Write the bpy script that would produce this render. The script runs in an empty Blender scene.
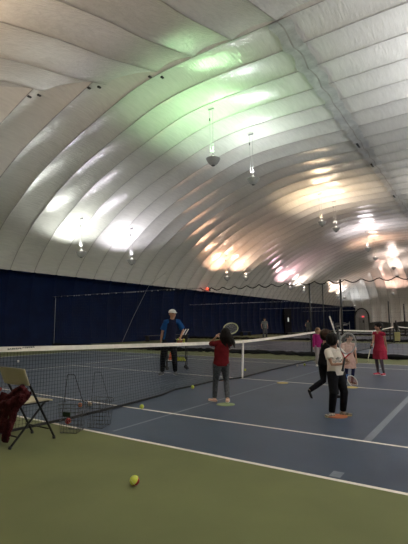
import bpy, bmesh, math, random
from mathutils import Vector, Matrix
random.seed(7)
S = bpy.context.scene
COL = S.collection
PI = math.pi
# ------------------------------------------------------------------ camera
CP = Vector((5.017, -9.289, 1.353))
YAW, PITCH, ROLL, FPX = 0.586312, 0.122562, -0.005303, 417.08
fw = Vector((-math.sin(YAW)*math.cos(PITCH), math.cos(YAW)*math.cos(PITCH), math.sin(PITCH)))
rt = Vector((math.cos(YAW), math.sin(YAW), 0)); up = rt.cross(fw)
r3 = rt*math.cos(ROLL)+up*math.sin(ROLL); u3 = up*math.cos(ROLL)-rt*math.sin(ROLL)
cam = bpy.data.cameras.new('camera'); co = bpy.data.objects.new('camera', cam); COL.objects.link(co)
cam.sensor_fit = 'VERTICAL'; cam.sensor_height = 24; cam.lens = 24*FPX/544; cam.clip_start = .05; cam.clip_end = 400
m = Matrix.Identity(4)
for i in range(3):
    m[i][0] = r3[i]; m[i][1] = u3[i]; m[i][2] = -fw[i]; m[i][3] = CP[i]
co.matrix_world = m; S.camera = co
R2 = Vector((math.cos(YAW), math.sin(YAW), 0)); F2 = Vector((-math.sin(YAW), math.cos(YAW), 0))
def V(r, f, u=0.0): return R2*r + F2*f + Vector((0, 0, u))

# ------------------------------------------------------------------ materials
MATS = {}
def mat(name, col, rough=.6, metal=0., noise=0., nscale=20., bump=0., bscale=60., emit=None, es=1., spec=.5, col2=None, trans=0., alpha=1., stretch=None):
    if name in MATS: return MATS[name]
    m = bpy.data.materials.new(name); m.use_nodes = True; nt = m.node_tree
    b = nt.nodes['Principled BSDF']; b.inputs['Roughness'].default_value = rough; b.inputs['Metallic'].default_value = metal
    b.inputs['Specular IOR Level'].default_value = spec
    c = (*col, 1)
    b.inputs['Base Color'].default_value = c
    if trans: b.inputs['Transmission Weight'].default_value = trans
    if alpha < 1: b.inputs['Alpha'].default_value = alpha
    tc = nt.nodes.new('ShaderNodeTexCoord'); mp = nt.nodes.new('ShaderNodeMapping')
    nt.links.new(tc.outputs['Object'], mp.inputs[0])
    if stretch: mp.inputs['Scale'].default_value = stretch
    n = nt.nodes.new('ShaderNodeTexNoise'); n.inputs['Scale'].default_value = nscale; n.inputs['Detail'].default_value = 4
    nt.links.new(mp.outputs[0], n.inputs['Vector'])
    r = nt.nodes.new('ShaderNodeValToRGB')
    k = noise
    if col2 is None: r.color_ramp.elements[0].color = (*[x*(1-k) for x in col], 1); r.color_ramp.elements[1].color = (*[min(1, x*(1+k)) for x in col], 1)
    else: r.color_ramp.elements[0].color = (*col, 1); r.color_ramp.elements[1].color = (*col2, 1)
    r.color_ramp.elements[0].position = .3; r.color_ramp.elements[1].position = .7
    nt.links.new(n.outputs['Fac'], r.inputs[0]); nt.links.new(r.outputs[0], b.inputs['Base Color'])
    if bump:
        n2 = nt.nodes.new('ShaderNodeTexNoise'); n2.inputs['Scale'].default_value = bscale; n2.inputs['Detail'].default_value = 5
        nt.links.new(mp.outputs[0], n2.inputs['Vector'])
        bp = nt.nodes.new('ShaderNodeBump'); bp.inputs['Strength'].default_value = bump; bp.inputs['Distance'].default_value = .05
        nt.links.new(n2.outputs['Fac'], bp.inputs['Height']); nt.links.new(bp.outputs[0], b.inputs['Normal'])
    if emit: b.inputs['Emission Color'].default_value = (*emit, 1); b.inputs['Emission Strength'].default_value = es
    MATS[name] = m; return m

M_vinyl = mat('dome_vinyl', (.70, .68, .64), .21, noise=.05, nscale=1.5, bump=.5, bscale=2.2, spec=.75, stretch=(6, .8, 6))
M_seam = mat('seam_vinyl', (.36, .34, .32), .45, noise=.2, nscale=4)
M_band = mat('band_vinyl', (.50, .50, .49), .35, noise=.16, nscale=3, bump=.8, bscale=4)
M_black = mat('black_plain', (.012, .012, .013), .5, noise=.2)
M_navy = mat('navy_vinyl', (.0012, .0065, .032), .6, spec=.10, noise=.25, nscale=1.2, bump=.3, bscale=2)
M_green = mat('green_court', (.155, .170, .072), .6, noise=.10, nscale=1.3, bump=.05, bscale=200, spec=.2)
M_blue = mat('blue_court', (.050, .071, .113), .5, noise=.14, nscale=.9, bump=.05, bscale=200, spec=.3)
M_line = mat('white_line', (.80, .75, .67), .6, noise=.08)
M_kline = mat('pale_blue_line', (.17, .20, .24), .6, noise=.08)
M_net = mat('net_cord', (.012, .012, .013), .6)
M_white = mat('white_plain', (.7, .68, .64), .5, noise=.05)
M_tape = mat('net_tape', (.80, .75, .65), .6, noise=.08, nscale=8)
M_steel = mat('grey_steel', (.32, .32, .33), .35, .8)
M_rope = mat('grey_rope', (.12, .12, .12), .7)
M_skirt = mat('black_netting', (.010, .010, .012), .8, spec=.12, noise=.4, nscale=6)
M_post = mat('dark_green_post', (.012, .016, .014), .4)
M_skin = mat('skin_light', (.52, .30, .20), .5, noise=.05)
M_skin2 = mat('skin_tan', (.42, .235, .15), .5, noise=.05)
M_hair = mat('hair_black', (.012, .009, .008), .45, spec=.12, noise=.4, nscale=30, bump=.6, bscale=60, stretch=(4, 4, .6))
M_hairb = mat('hair_brown', (.055, .030, .018), .45, spec=.12, noise=.4, nscale=30, bump=.6, bscale=60, stretch=(4, 4, .6))
M_hairl = mat('hair_fair', (.25, .15, .085), .45, spec=.12, noise=.3, nscale=30, bump=.6, bscale=60, stretch=(4, 4, .6))
M_eye = mat('eye_dark', (.01, .008, .007), .2)
M_lip = mat('lips', (.33, .10, .09), .5)
M_yball = mat('felt_yellow', (.62, .68, .10), .85, noise=.1, nscale=60)
M_rball = mat('felt_red', (.30, .02, .02), .85, noise=.1, nscale=60)
M_oball = mat('felt_orange', (.70, .20, .07), .85, noise=.1, nscale=60)

# ------------------------------------------------------------------ helpers
def tag(o, label=None, cat=None, group=None, kind=None):
    if label: o['label'] = label
    if cat: o['category'] = cat
    if group: o['group'] = group
    if kind: o['kind'] = kind
    return o
def mkobj(name, bm, mats, parent=None, smooth=True):
    me = bpy.data.meshes.new(name); bm.to_mesh(me); bm.free()
    if not isinstance(mats, (list, tuple)): mats = [mats]
    for x in mats: me.materials.append(x)
    for p in me.polygons: p.use_smooth = smooth
    o = bpy.data.objects.new(name, me); COL.objects.link(o)
    if parent: o.parent = parent
    return o
def empty(name, loc=(0, 0, 0), rz=0):
    o = bpy.data.objects.new(name, None); COL.objects.link(o); o.location = loc; o.rotation_euler = (0, 0, rz); o.empty_display_size = .1
    return o
def BM(): return bmesh.new()
def box(bm, c, s, rot=None, mi=0):
    c = Vector(c); vs = []
    for dx in (-1, 1):
        for dy in (-1, 1):
            for dz in (-1, 1):
                p = Vector((dx*s[0]/2, dy*s[1]/2, dz*s[2]/2))
                if rot: p = rot @ p
                vs.append(bm.verts.new(c+p))
    for f in ((0, 1, 3, 2), (4, 6, 7, 5), (0, 4, 5, 1), (2, 3, 7, 6), (0, 2, 6, 4), (1, 5, 7, 3)):
        bm.faces.new([vs[i] for i in f]).material_index = mi
def tube(bm, pts, rad, seg=12, hint=(0, 1, 0), ends='round', mi=0, closed=False):
    """swept tube; rad entries are r or (rx, ry), ry along the hint direction"""
    pts = [Vector(p) for p in pts]; n = len(pts)
    if not isinstance(rad, (list, tuple)) : rad = [rad]*n
    rad = [(r, r) if not isinstance(r, (list, tuple)) else r for r in rad]
    hint = Vector(hint); rings = []
    def frame(t):
        h = hint - t*hint.dot(t)
        if h.length < 1e-3:
            h = Vector((1, 0, 0)) - t*t.x
            if h.length < 1e-3: h = Vector((0, 0, 1))
        h.normalize(); return h.cross(t).normalized(), h
    secs = []
    for i in range(n):
        if closed: t = (pts[(i+1) % n]-pts[i-1])
        elif i == 0: t = pts[1]-pts[0]
        elif i == n-1: t = pts[-1]-pts[-2]
        else: t = (pts[i+1]-pts[i]).normalized()+(pts[i]-pts[i-1]).normalized()
        if t.length < 1e-9: t = Vector((0, 0, 1))
        secs.append((pts[i], t.normalized(), rad[i]))
    full = []
    if ends == 'round' and not closed:
        p, t, r = secs[0]; k = min(r)
        for a in (80, 50, 25): full.append((p-t*k*math.sin(math.radians(a)), t, (r[0]*math.cos(math.radians(a)), r[1]*math.cos(math.radians(a)))))
        full += secs
        p, t, r = secs[-1]; k = min(r)
        for a in (25, 50, 80): full.append((p+t*k*math.sin(math.radians(a)), t, (r[0]*math.cos(math.radians(a)), r[1]*math.cos(math.radians(a)))))
    else: full = secs
    for p, t, r in full:
        s, h = frame(t)
        rings.append([bm.verts.new(p+s*(r[0]*math.cos(2*PI*j/seg))+h*(r[1]*math.sin(2*PI*j/seg))) for j in range(seg)])
    m_ = len(rings)
    for i in range(m_ if closed else m_-1):
        a, b = rings[i], rings[(i+1) % m_]
        for j in range(seg):
            bm.faces.new((a[j], a[(j+1) % seg], b[(j+1) % seg], b[j])).material_index = mi
    if not closed:
        bm.faces.new(rings[0][::-1]).material_index = mi; bm.faces.new(rings[-1]).material_index = mi
def ball(bm, c, r, seg=16, rings=10, rot=None, mi=0):
    r = r if isinstance(r, (list, tuple)) else (r, r, r)
    mtx = Matrix.Translation(Vector(c)) @ ((rot.to_4x4()) if rot else Matrix.Identity(4)) @ Matrix.Diagonal((*r, 1))
    res = bmesh.ops.create_uvsphere(bm, u_segments=seg, v_segments=rings, radius=1, matrix=mtx)
    for v in res['verts']:
        for f in v.link_faces: f.material_index = mi
def lathe(bm, prof, seg=24, c=(0, 0, 0), mi=0):
    c = Vector(c); rings = []
    for r, z in prof: rings.append([bm.verts.new(c+Vector((max(r, 1e-4)*math.cos(2*PI*j/seg), max(r, 1e-4)*math.sin(2*PI*j/seg), z))) for j in range(seg)])
    for a, b in zip(rings, rings[1:]):
        for j in range(seg): bm.faces.new((a[j], a[(j+1) % seg], b[(j+1) % seg], b[j])).material_index = mi
def fused(name, bm, mats, parent, voxel=.006, smooth_it=4):
    """union of closed volumes into one continuous surface"""
    bmesh.ops.recalc_face_normals(bm, faces=bm.faces)
    me = bpy.data.meshes.new('tmp'); bm.to_mesh(me); bm.free()
    o = bpy.data.objects.new('tmp', me); COL.objects.link(o)
    md = o.modifiers.new('r', 'REMESH'); md.mode = 'VOXEL'; md.voxel_size = voxel; md.use_smooth_shade = True
    if smooth_it:
        s = o.modifiers.new('s', 'SMOOTH'); s.factor = .5; s.iterations = smooth_it
    dg = bpy.context.evaluated_depsgraph_get(); dg.update()
    nm = bpy.data.meshes.new_from_object(o.evaluated_get(dg)); nm.name = name
    bpy.data.objects.remove(o); bpy.data.meshes.remove(me)
    nm.materials.clear(); nm.materials.append(mats)
    for p in nm.polygons: p.use_smooth = True
    ob = bpy.data.objects.new(name, nm); COL.objects.link(ob)
    if parent: ob.parent = parent
    return ob
def copy_tree(o, parent=None):
    c = o.copy(); COL.objects.link(c); c.parent = parent
    for ch in list(o.children): copy_tree(ch, c)
    return c
def interp(prof, t):
    for (a0, b0), (a1, b1) in zip(prof, prof[1:]):
        if a0 <= t <= a1: return b0+(b1-b0)*(t-a0)/(a1-a0)
    return prof[-1][1] if t > prof[-1][0] else prof[0][1]

# ------------------------------------------------------------------ dome shell
SIDE = [(17.5, -.02), (17.68, 1.2), (17.7, 2.6), (17.5, 4.1), (17.0, 5.05), (16.3, 5.95), (15.4, 6.85), (14.3, 7.65), (13.3, 8.35), (12.3, 8.92), (11.25, 9.42), (10.2, 9.85), (9.2, 10.22), (8.2, 10.56), (7.1, 10.92), (6.1, 11.16), (5.1, 11.30), (3.8, 11.37), (2.5, 11.39), (1.2, 11.38), (0, 11.38)]
NEAR = [(-13, -.02), (-13.1, 1.2), (-13.0, 2.8), (-12.5, 4.0), (-11.6, 5.2), (-10.4, 6.2), (-9.0, 7.1), (-7.4, 7.95), (-5.8, 8.65), (-4.2, 9.2), (-2.8, 9.68), (-1.4, 10.1), (-.1, 10.42), (1.3, 10.88), (2.1, 11.14), (2.75, 11.38), (3.4, 11.75)]
LEN = 72.0
def smooth_prof(P, sub=3):
    out = []
    n = len(P)
    for i in range(n-1):
        p0 = Vector(P[max(i-1, 0)]); p1 = Vector(P[i]); p2 = Vector(P[i+1]); p3 = Vector(P[min(i+2, n-1)])
        for k in range(sub):
            t = k/sub
            out.append(.5*((2*p1)+(p2-p0)*t+(2*p0-5*p1+4*p2-p3)*t*t+(3*p1-p0-3*p2+p3)*t**3))
    out.append(Vector(P[-1])); return out
def panels(bm, prof, seams, fn, bulge=.12, sub=8, zlo=None, zhi=None, inset=0., seam_w=.022, scal=0.):
    """prof: list of 2D (d, z); fn(d, s, z)->xyz; seams: list of s.  Each strip between two seams is inflated outwards."""
    pr = prof
    nrm = []
    for i in range(len(pr)):
        a = pr[max(i-1, 0)]; b = pr[min(i+1, len(pr)-1)]; t = (b-a).normalized()
        nrm.append(Vector((t.y, -t.x)))
    # outward = away from interior point (0 side high z inside) -> chosen by caller through bulge sign
    for s0, s1 in zip(seams, seams[1:]):
        grid = []
        ts = [0, .05]+[k/sub for k in range(1, sub)]+[.95, 1]
        w = abs(s1-s0)
        for t in ts:
            s = s0+(s1-s0)*t
            b = bulge*(w/1.55)*(1-abs(2*t-1)**2.2)
            row = []
            for p, n in zip(pr, nrm):
                zz = p.y
                fade = 1.0 if zz > .8 else max(.0, zz)/.8
                q = p+n*(b*fade-inset)
                z = q.y
                if zhi is not None and abs(zz-zhi) < 1e-6: z = q.y-scal*math.sin(PI*t)
                row.append(bm.verts.new(fn(q.x, s, z)))
            grid.append(row)
        for i in range(len(grid)-1):
            mi = 0
            for j in range(len(pr)-1):
                bm.faces.new((grid[i][j], grid[i+1][j], grid[i+1][j+1], grid[i][j+1])).material_index = mi
    # welded seam strips, a little inside of the cusp
    if seam_w:
        for s in seams[1:-1]:
            prev = None
            for p, n in zip(pr, nrm):
                q = p-n*(.012+inset)
                cur = (bm.verts.new(fn(q.x, s-seam_w, q.y)), bm.verts.new(fn(q.x, s+seam_w, q.y)))
                if prev: bm.faces.new((prev[0], prev[1], cur[1], cur[0])).material_index = 1
                prev = cur
SP = smooth_prof(SIDE); full = [Vector((-p.x, p.y)) for p in SP]+[Vector((p.x, p.y)) for p in reversed(SP[:-1])]
full = [Vector((-p.x, p.y)) for p in full]  # start at +x so the outward normal points out
seam_y = [-14.30+1.55*k for k in range(0, 57)]
bm = BM()
panels(bm, [Vector((p.x, p.y)) for p in full][::1], [y for y in seam_y if -10 < y < 73.5], lambda d, s, z: (d, s, z))
SEAMX = [0, 1.7, 3.4, 5.1, 7.1, 8.75, 10.4, 12.0, 13.6, 15.2, 16.8, 18.0]
sx = [-x for x in SEAMX[:0:-1]]+SEAMX
NP = smooth_prof(NEAR)
panels(bm, [Vector((p.x, p.y)) for p in NP][::-1], sx, lambda d, s, z: (s, d, z), bulge=.10)
FARP = [Vector((LEN-17.5+p.x, p.y)) for p in SP]
panels(bm, FARP, sx, lambda d, s, z: (s, d, z), bulge=.22)
dome = mkobj('ceiling', bm, [M_vinyl, M_seam]); tag(dome, kind='structure')

# navy lower lining of the dome, hanging just inside the shell
def cut_at(P, z):
    out = [p for p in P if p.y < z-.01]; a = out[-1]; b = P[len(out)]
    return out+[a.lerp(b, (z-a.y)/(b.y-a.y))]
low = cut_at(SP, 4.5)
bm = BM(); panels(bm, [Vector((p.x, p.y)) for p in low], [y for y in seam_y if -10 < y < 72], lambda d, s, z: (-d, s, z), bulge=.08, inset=.09, zhi=low[-1].y, scal=.13, seam_w=0)
tag(mkobj('wall_left', bm, M_navy), kind='structure')
bm = BM(); panels(bm, [Vector((p.x, p.y)) for p in low], [y for y in seam_y if -10 < y < 72], lambda d, s, z: (d, s, z), bulge=.13, inset=.09, zhi=low[-1].y, scal=.13, seam_w=0)
tag(mkobj('wall_right', bm, M_navy), kind='structure')
lowf = cut_at(FARP, 4.5)
bm = BM(); panels(bm, lowf, [-17.4, -16.8, -15.2, -14.85], lambda d, s, z: (s, d, z), bulge=.13, inset=.09, zhi=lowf[-1].y, scal=.1, seam_w=0)
tag(mkobj('wall_far', bm, M_navy), kind='structure')

# lengthwise patch band under the crown
bm = BM(); prev = None; y = 2.75; k = 0
rr_ = random.Random(3)
while y < 60:
    w = .36+.05*math.sin(k*1.3)
    t = ((y+14.30) % 1.55)/1.55
    z = 11.38+.10*(1-abs(2*t-1)**2.2)-.05
    cur = [bm.verts.new((x+.03*math.sin(k*.9), y, z-.02*abs(x)+.012*rr_.uniform(-1, 1))) for x in (-w, -w*.55, -.03, .03, w*.55, w)]
    if prev:
        for j in range(5): bm.faces.new((prev[j], prev[j+1], cur[j+1], cur[j])).material_index = 1 if j == 2 else 0
    prev = cur; y += 1.55/6; k += 1
for yy in (14.4, 18.0, 26.0, 34.0):
    box(bm, (-.18, yy, 11.31), (.10, .62, .04), mi=2)
tag(mkobj('trim_1', bm, [M_band, M_seam, M_black]), kind='structure')
# clamps along the mitre where end panels and side panels meet
bm = BM()
for (x, y, z) in [(-5.05, 2.9, 11.2), (-5.35, 2.5, 11.12), (-7.1, 1.45, 10.75), (-7.35, 1.15, 10.65), (-8.75, -.1, 10.2), (-9.0, -.35, 10.1), (5.05, 2.9, 11.2), (7.1, 1.45, 10.75)]:
    box(bm, (x, y, z), (.09, .14, .05))
tag(mkobj('trim_2', bm, M_black), kind='structure')

# ------------------------------------------------------------------ floor with painted courts
xs = {-18., 18.}; ys = {-14., 74.}
rects = []   # x0,x1,y0,y1,mat index, later ones win : 0 green 1 blue 2 line 3 kid line
for k in range(5):
    o = 14.6*k
    rects.append((-11.885, 11.885, o-5.485, o+5.485, 1))
for k in range(5):
    o = 14.6*k; h = .025
    if k == 0:
        rects += [(1.0-.02, 1.0+.02, -5.35, 5.4, 3), (-1.0-.012, -1.0+.012, -4.1, 4.1, 3), (3.8-.045, 3.8+.045, -4.1, 4.1, 3), (3.77, 3.87, -5.42, -5.27, 3), (-3.8-.012, -3.8+.012, -4.1, 4.1, 3)]
    for yy in (-5.485, -4.115, 4.115, 5.485): rects.append((-11.885, 11.885, o+yy-h, o+yy+h, 2))
    rects.append((-6.4, 6.4, o-h, o+h, 2))
    for xx in (-6.4, 6.4): rects.append((xx-h, xx+h, o-4.115, o+4.115, 2))
    for xx in (-11.885, 11.885): rects.append((xx-.05, xx+.05, o-5.51, o+5.51, 2))
for r in rects: xs |= {r[0], r[1]}; ys |= {r[2], r[3]}
xs = sorted(xs); ys = sorted(ys)
bm = BM(); grid = [[bm.verts.new((x, y, 0)) for y in ys] for x in xs]
for i in range(len(xs)-1):
    for j in range(len(ys)-1):
        cx, cy = (xs[i]+xs[i+1])/2, (ys[j]+ys[j+1])/2; mi = 0
        for r in rects:
            if r[0] < cx < r[1] and r[2] < cy < r[3]: mi = r[4]
        bm.faces.new((grid[i][j], grid[i+1][j], grid[i+1][j+1], grid[i][j+1])).material_index = mi
tag(mkobj('floor', bm, [M_green, M_blue, M_line, M_kline], smooth=False), kind='structure')

# ------------------------------------------------------------------ doors
def dome_in(z): return 17.5
bm = BM(); box(bm, (-17.36, 45.1, 1.65), (.16, 2.3, 3.3)); box(bm, (-17.26, 45.1, 3.2), (.06, 2.4, .14)); d1 = mkobj('door_1', bm, mat('door_black', (.004, .004, .006), .7, spec=.1), smooth=False); tag(d1, kind='structure')
bm = BM(); box(bm, (-17.22, 45.0, 1.8), (.05, .35, .55)); mkobj('door_window', bm, mat('lit_pane', (.4, .42, .4), .5, emit=(.6, .65, .6), es=.12), d1, smooth=False)
# vestibule door in the end wall
bm = BM()
arch = []
for k in range(21):
    a = PI*k/20; arch.append((-13.7-1.35*math.cos(a), 2.3+1.75*math.sin(a)))
arch = [(-15.05, 0)]+arch+[(-12.35, 0)]
prev = None
for (x, z) in arch:
    dx, dz = (x+13.7), (z-1.8); L = math.hypot(dx, dz)
    o_ = (x+dx/L*.0, z); i_ = (x-dx/L*.26, z-dz/L*.22 if z > 0 else 0)
    c = [bm.verts.new((o_[0], 71.55, o_[1])), bm.verts.new((i_[0], 71.55, i_[1])), bm.verts.new((o_[0], 71.9, o_[1])), bm.verts.new((i_[0], 71.9, i_[1]))]
    if prev:
        bm.faces.new((prev[0], c[0], c[1], prev[1])); bm.faces.new((prev[0], prev[2], c[2], c[0])); bm.faces.new((prev[1], c[1], c[3], prev[3])); bm.faces.new((prev[2], prev[3], c[3], c[2]))
    prev = c
d2 = mkobj('door_2', bm, M_black, smooth=False); tag(d2, kind='structure')
M_doorg = mat('door_grey', (.30, .30, .29), .5, noise=.1)
bm = BM()
vs = [bm.verts.new((x*1.0+(-13.7-x)*.16, 71.75, z*.93)) for x, z in arch]; bm.faces.new(vs)
mkobj('door_surround', bm, M_doorg, d2, smooth=False)
bm = BM(); box(bm, (-13.7, 71.68, 1.1), (1.15, .08, 2.2)); pn = mkobj('door_panel', bm, mat('door_panel_grey', (.20, .20, .20), .5, noise=.1), d2, smooth=False)
bm = BM(); box(bm, (-13.42, 71.62, 1.55), (.26, .05, .5)); mkobj('door_window', bm, M_black, pn, smooth=False)
bm = BM(); box(bm, (-13.45, 71.6, 2.45), (.42, .1, .24)); ex = mkobj('exit_sign', bm, mat('sign_red', (.45, .02, .03), .5, emit=(1, .08, .10), es=.2), smooth=False)
tag(ex, 'small lit red sign above the end wall door', 'sign')

# ------------------------------------------------------------------ lamps
def zside(x):
    a = abs(x); P = sorted([(p[0], p[1]) for p in SIDE if p[1] >= 4.0]); return interp(P, a)
M_lhouse = mat('lamp_white', (.75, .75, .72), .4, emit=(1, .97, .9), es=.12)
M_bowl = mat('bowl_ribbed', (.26, .26, .245), .45, noise=.15, nscale=40, emit=(1, .97, .9), es=.012)
M_bowlcap = mat('bowl_cap', (.10, .10, .10), .5)
M_cable = mat('cable_white', (.30, .30, .29), .6, spec=.2)
bmb = BM()
lathe(bmb, [(.0, -.25), (.07, -.25), (.15, -.215), (.22, -.145), (.28, -.05), (.31, .03), (.335, .07), (.30, .075), (.265, -.04), (.19, -.14), (.10, -.20), (.0, -.22)], 28)
bowl_me = mkobj('bowl_mesh', bmb, M_bowl); bowl_data = bowl_me.data; bpy.data.objects.remove(bowl_me)
bmb = BM(); lathe(bmb, [(0, -.285), (.06, -.285), (.09, -.25), (.085, -.235), (0, -.235)], 20)
tmp = mkobj('cap_mesh', bmb, M_bowlcap); cap_data = tmp.data; bpy.data.objects.remove(tmp)
bmb = BM(); lathe(bmb, [(0, -.05), (.22, .04), (.16, .10), (.07, .15), (.045, .22), (.03, .25), (0, .25)], 20)
tmp = mkobj('housing_mesh', bmb, M_lhouse); house_data = tmp.data; bpy.data.objects.remove(tmp)
LAMPS = [  # x, y, z, colour, power, label
 (-4.8, 6.3, 8.8, (.50, 1.0, .46), 0.55, 'pendant uplight bowl under the green-tinged ceiling, largest in view', 1),
 (-4.5, 9.75, 8.8, (.93, .97, 1.0), 0.42, 'ribbed pendant uplight bowl right of the green-tinged one', 1),
 (-14.4, 6.9, 5.5, (.95, 1.0, .93), 0.37, 'leftmost pendant uplight above the blue wall under a white glow', 1),
 (-14.2, 10.95, 5.5, (.93, .90, 1.0), 0.42, 'pendant uplight above the blue wall under a lilac glow', 1),
 (-14.4, 23.8, 5.5, (1.0, .55, .34), .6, 'pendant uplight left of the bright orange glow low on the ceiling', 1),
 (-14.4, 27.5, 5.8, (1.0, .66, .48), .4, 'pendant uplight right of the bright orange glow low on the ceiling', 1),
 (-4.8, 22.0, 9.0, (1.0, .74, .46), .75, 'pendant uplight under the large warm glow, left of its pair', 1),
 (-4.5, 24.7, 9.0, (1.0, .84, .70), .4, 'pendant uplight under the large warm glow, right of its pair', 1),
 (-4.5, 36.1, 9.0, (.95, .86, .92), 0.7, 'small far pendant uplight under a pinkish white glow', 1),
 (-5.2, 43.2, 9.0, (1.0, .60, .42), .6, 'small far pendant uplight under an orange glow', 1),
 (-14.4, 39.1, 5.6, (1.0, .58, .66), .6, 'far pendant uplight over the blue wall with pink glow', 1),
 (-14.8, 44.8, 5.6, (1.0, .84, .76), .5, 'far pendant uplight beside the dark post above the blue wall', 1),
 (-5.0, 54.3, 9.0, (1.0, .82, .74), 0.5, 'tiny far pendant uplight in front of the end wall ribs, upper of two', 1),
 (-5.8, 62.0, 8.6, (1.0, .82, .74), 0.5, 'tiny far pendant uplight in front of the end wall ribs, lower of two', 1),
 (-14.6, 60.2, 5.6, (1.0, .72, .56), 0.5, 'tiny pendant uplight in the far corner, left of a close pair', 1),
 (-14.6, 64.0, 5.6, (1.0, .80, .70), 0.4, 'tiny pendant uplight in the far corner, right of a close pair', 1),
 (-14.2, 69.0, 4.3, (.95, .97, 1.0), 0.25, 'lowest tiny pendant uplight just above the end wall door', 1),
 (-7.4, 67.5, 6.2, (1.0, .62, .50), .5, 'tiny pendant uplight at the right edge with a warm glow on end wall', 1),
]
LAMPS += [(-4.7, -6.3, 6.2, (1.0, .74, .52), .9, 'pendant uplight under the near end of the dome', 1)]
for y, z in ((6.3, 8.9), (9.75, 8.9), (22, 9), (24.7, 9), (36.1, 9), (43, 9), (54.3, 9)):
    LAMPS.append((4.8, y, z, (.95, .97, 1.0), .30, '', 0))
for y in (-6.3, -1, 6.9, 10.95, 17, 23.8, 27.5, 33, 39.1, 44.8, 60): LAMPS.append((14.4, y, 5.6, (.97, .98, 1.0), 2.2, '', 0))  # unseen right-hand row, with extra lamps and power added to lift ambient light
LAMPS.append((4.7, -6.3, 6.2, (1.0, .92, .84), .9, '', 0))
LAMPS.append((-14.4, -5.0, 5.6, (1.0, .92, .84), 1.2, '', 0))  # unseen near-end lamps, assumed and made stronger as fill for the dome
LP = 150
for i, (x, y, z, c, p, lab, vis) in enumerate(LAMPS):
    L = bpy.data.lights.new('uplight', 'SPOT'); L.energy = LP*p; L.color = c; L.spot_size = math.radians(160); L.spot_blend = .35; L.shadow_soft_size = .10
    t = empty('pendant_lamp', (x, y, z))
    if not lab or not vis: lab = 'unseen pendant uplight outside the frame, assumed, power set for ambient light'
    tag(t, lab, 'lamp', 'unseen pendant uplights assumed outside the frame' if not vis else 'pendant uplights under the dome')
    lo = bpy.data.objects.new('lamp_light', L); COL.objects.link(lo); lo.parent = t; lo.location = (0, 0, .42); lo.rotation_euler = (PI, 0, 0)
    for nm, d in (('bowl', bowl_data), ('bowl_tip', cap_data), ('lamp_housing', house_data)):
        o = bpy.data.objects.new(nm, d); COL.objects.link(o); o.parent = t
    top = zside(x)-z
    if y < 2.5: top = interp([(a, b) for a, b in NEAR if b > 3], y)-z
    if y > 58: top = min(top, interp([(p.x, p.y) for p in reversed(FARP)], y)-z)
    bm = BM(); tube(bm, [(0, 0, .22), (0, 0, top+.06)], .008, 6); tube(bm, [(.0, 0, .34), (-.05, 0, .32), (-.11, 0, .2), (-.14, 0, .4), (-.16, .0, top*.6), (-.18, 0, top+.05)], .007, 6)
    mkobj('cable', bm, M_cable, t)
    bm = BM(); box(bm, (-.09, 0, top), (.30, .05, .05)); mkobj('ceiling_clip', bm, M_steel, t, smooth=False)
    bm = BM(); box(bm, (-.17, 0, top*.80), (.035, .035, .14)); mkobj('cable_grip', bm, M_black, t, smooth=False)

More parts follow.
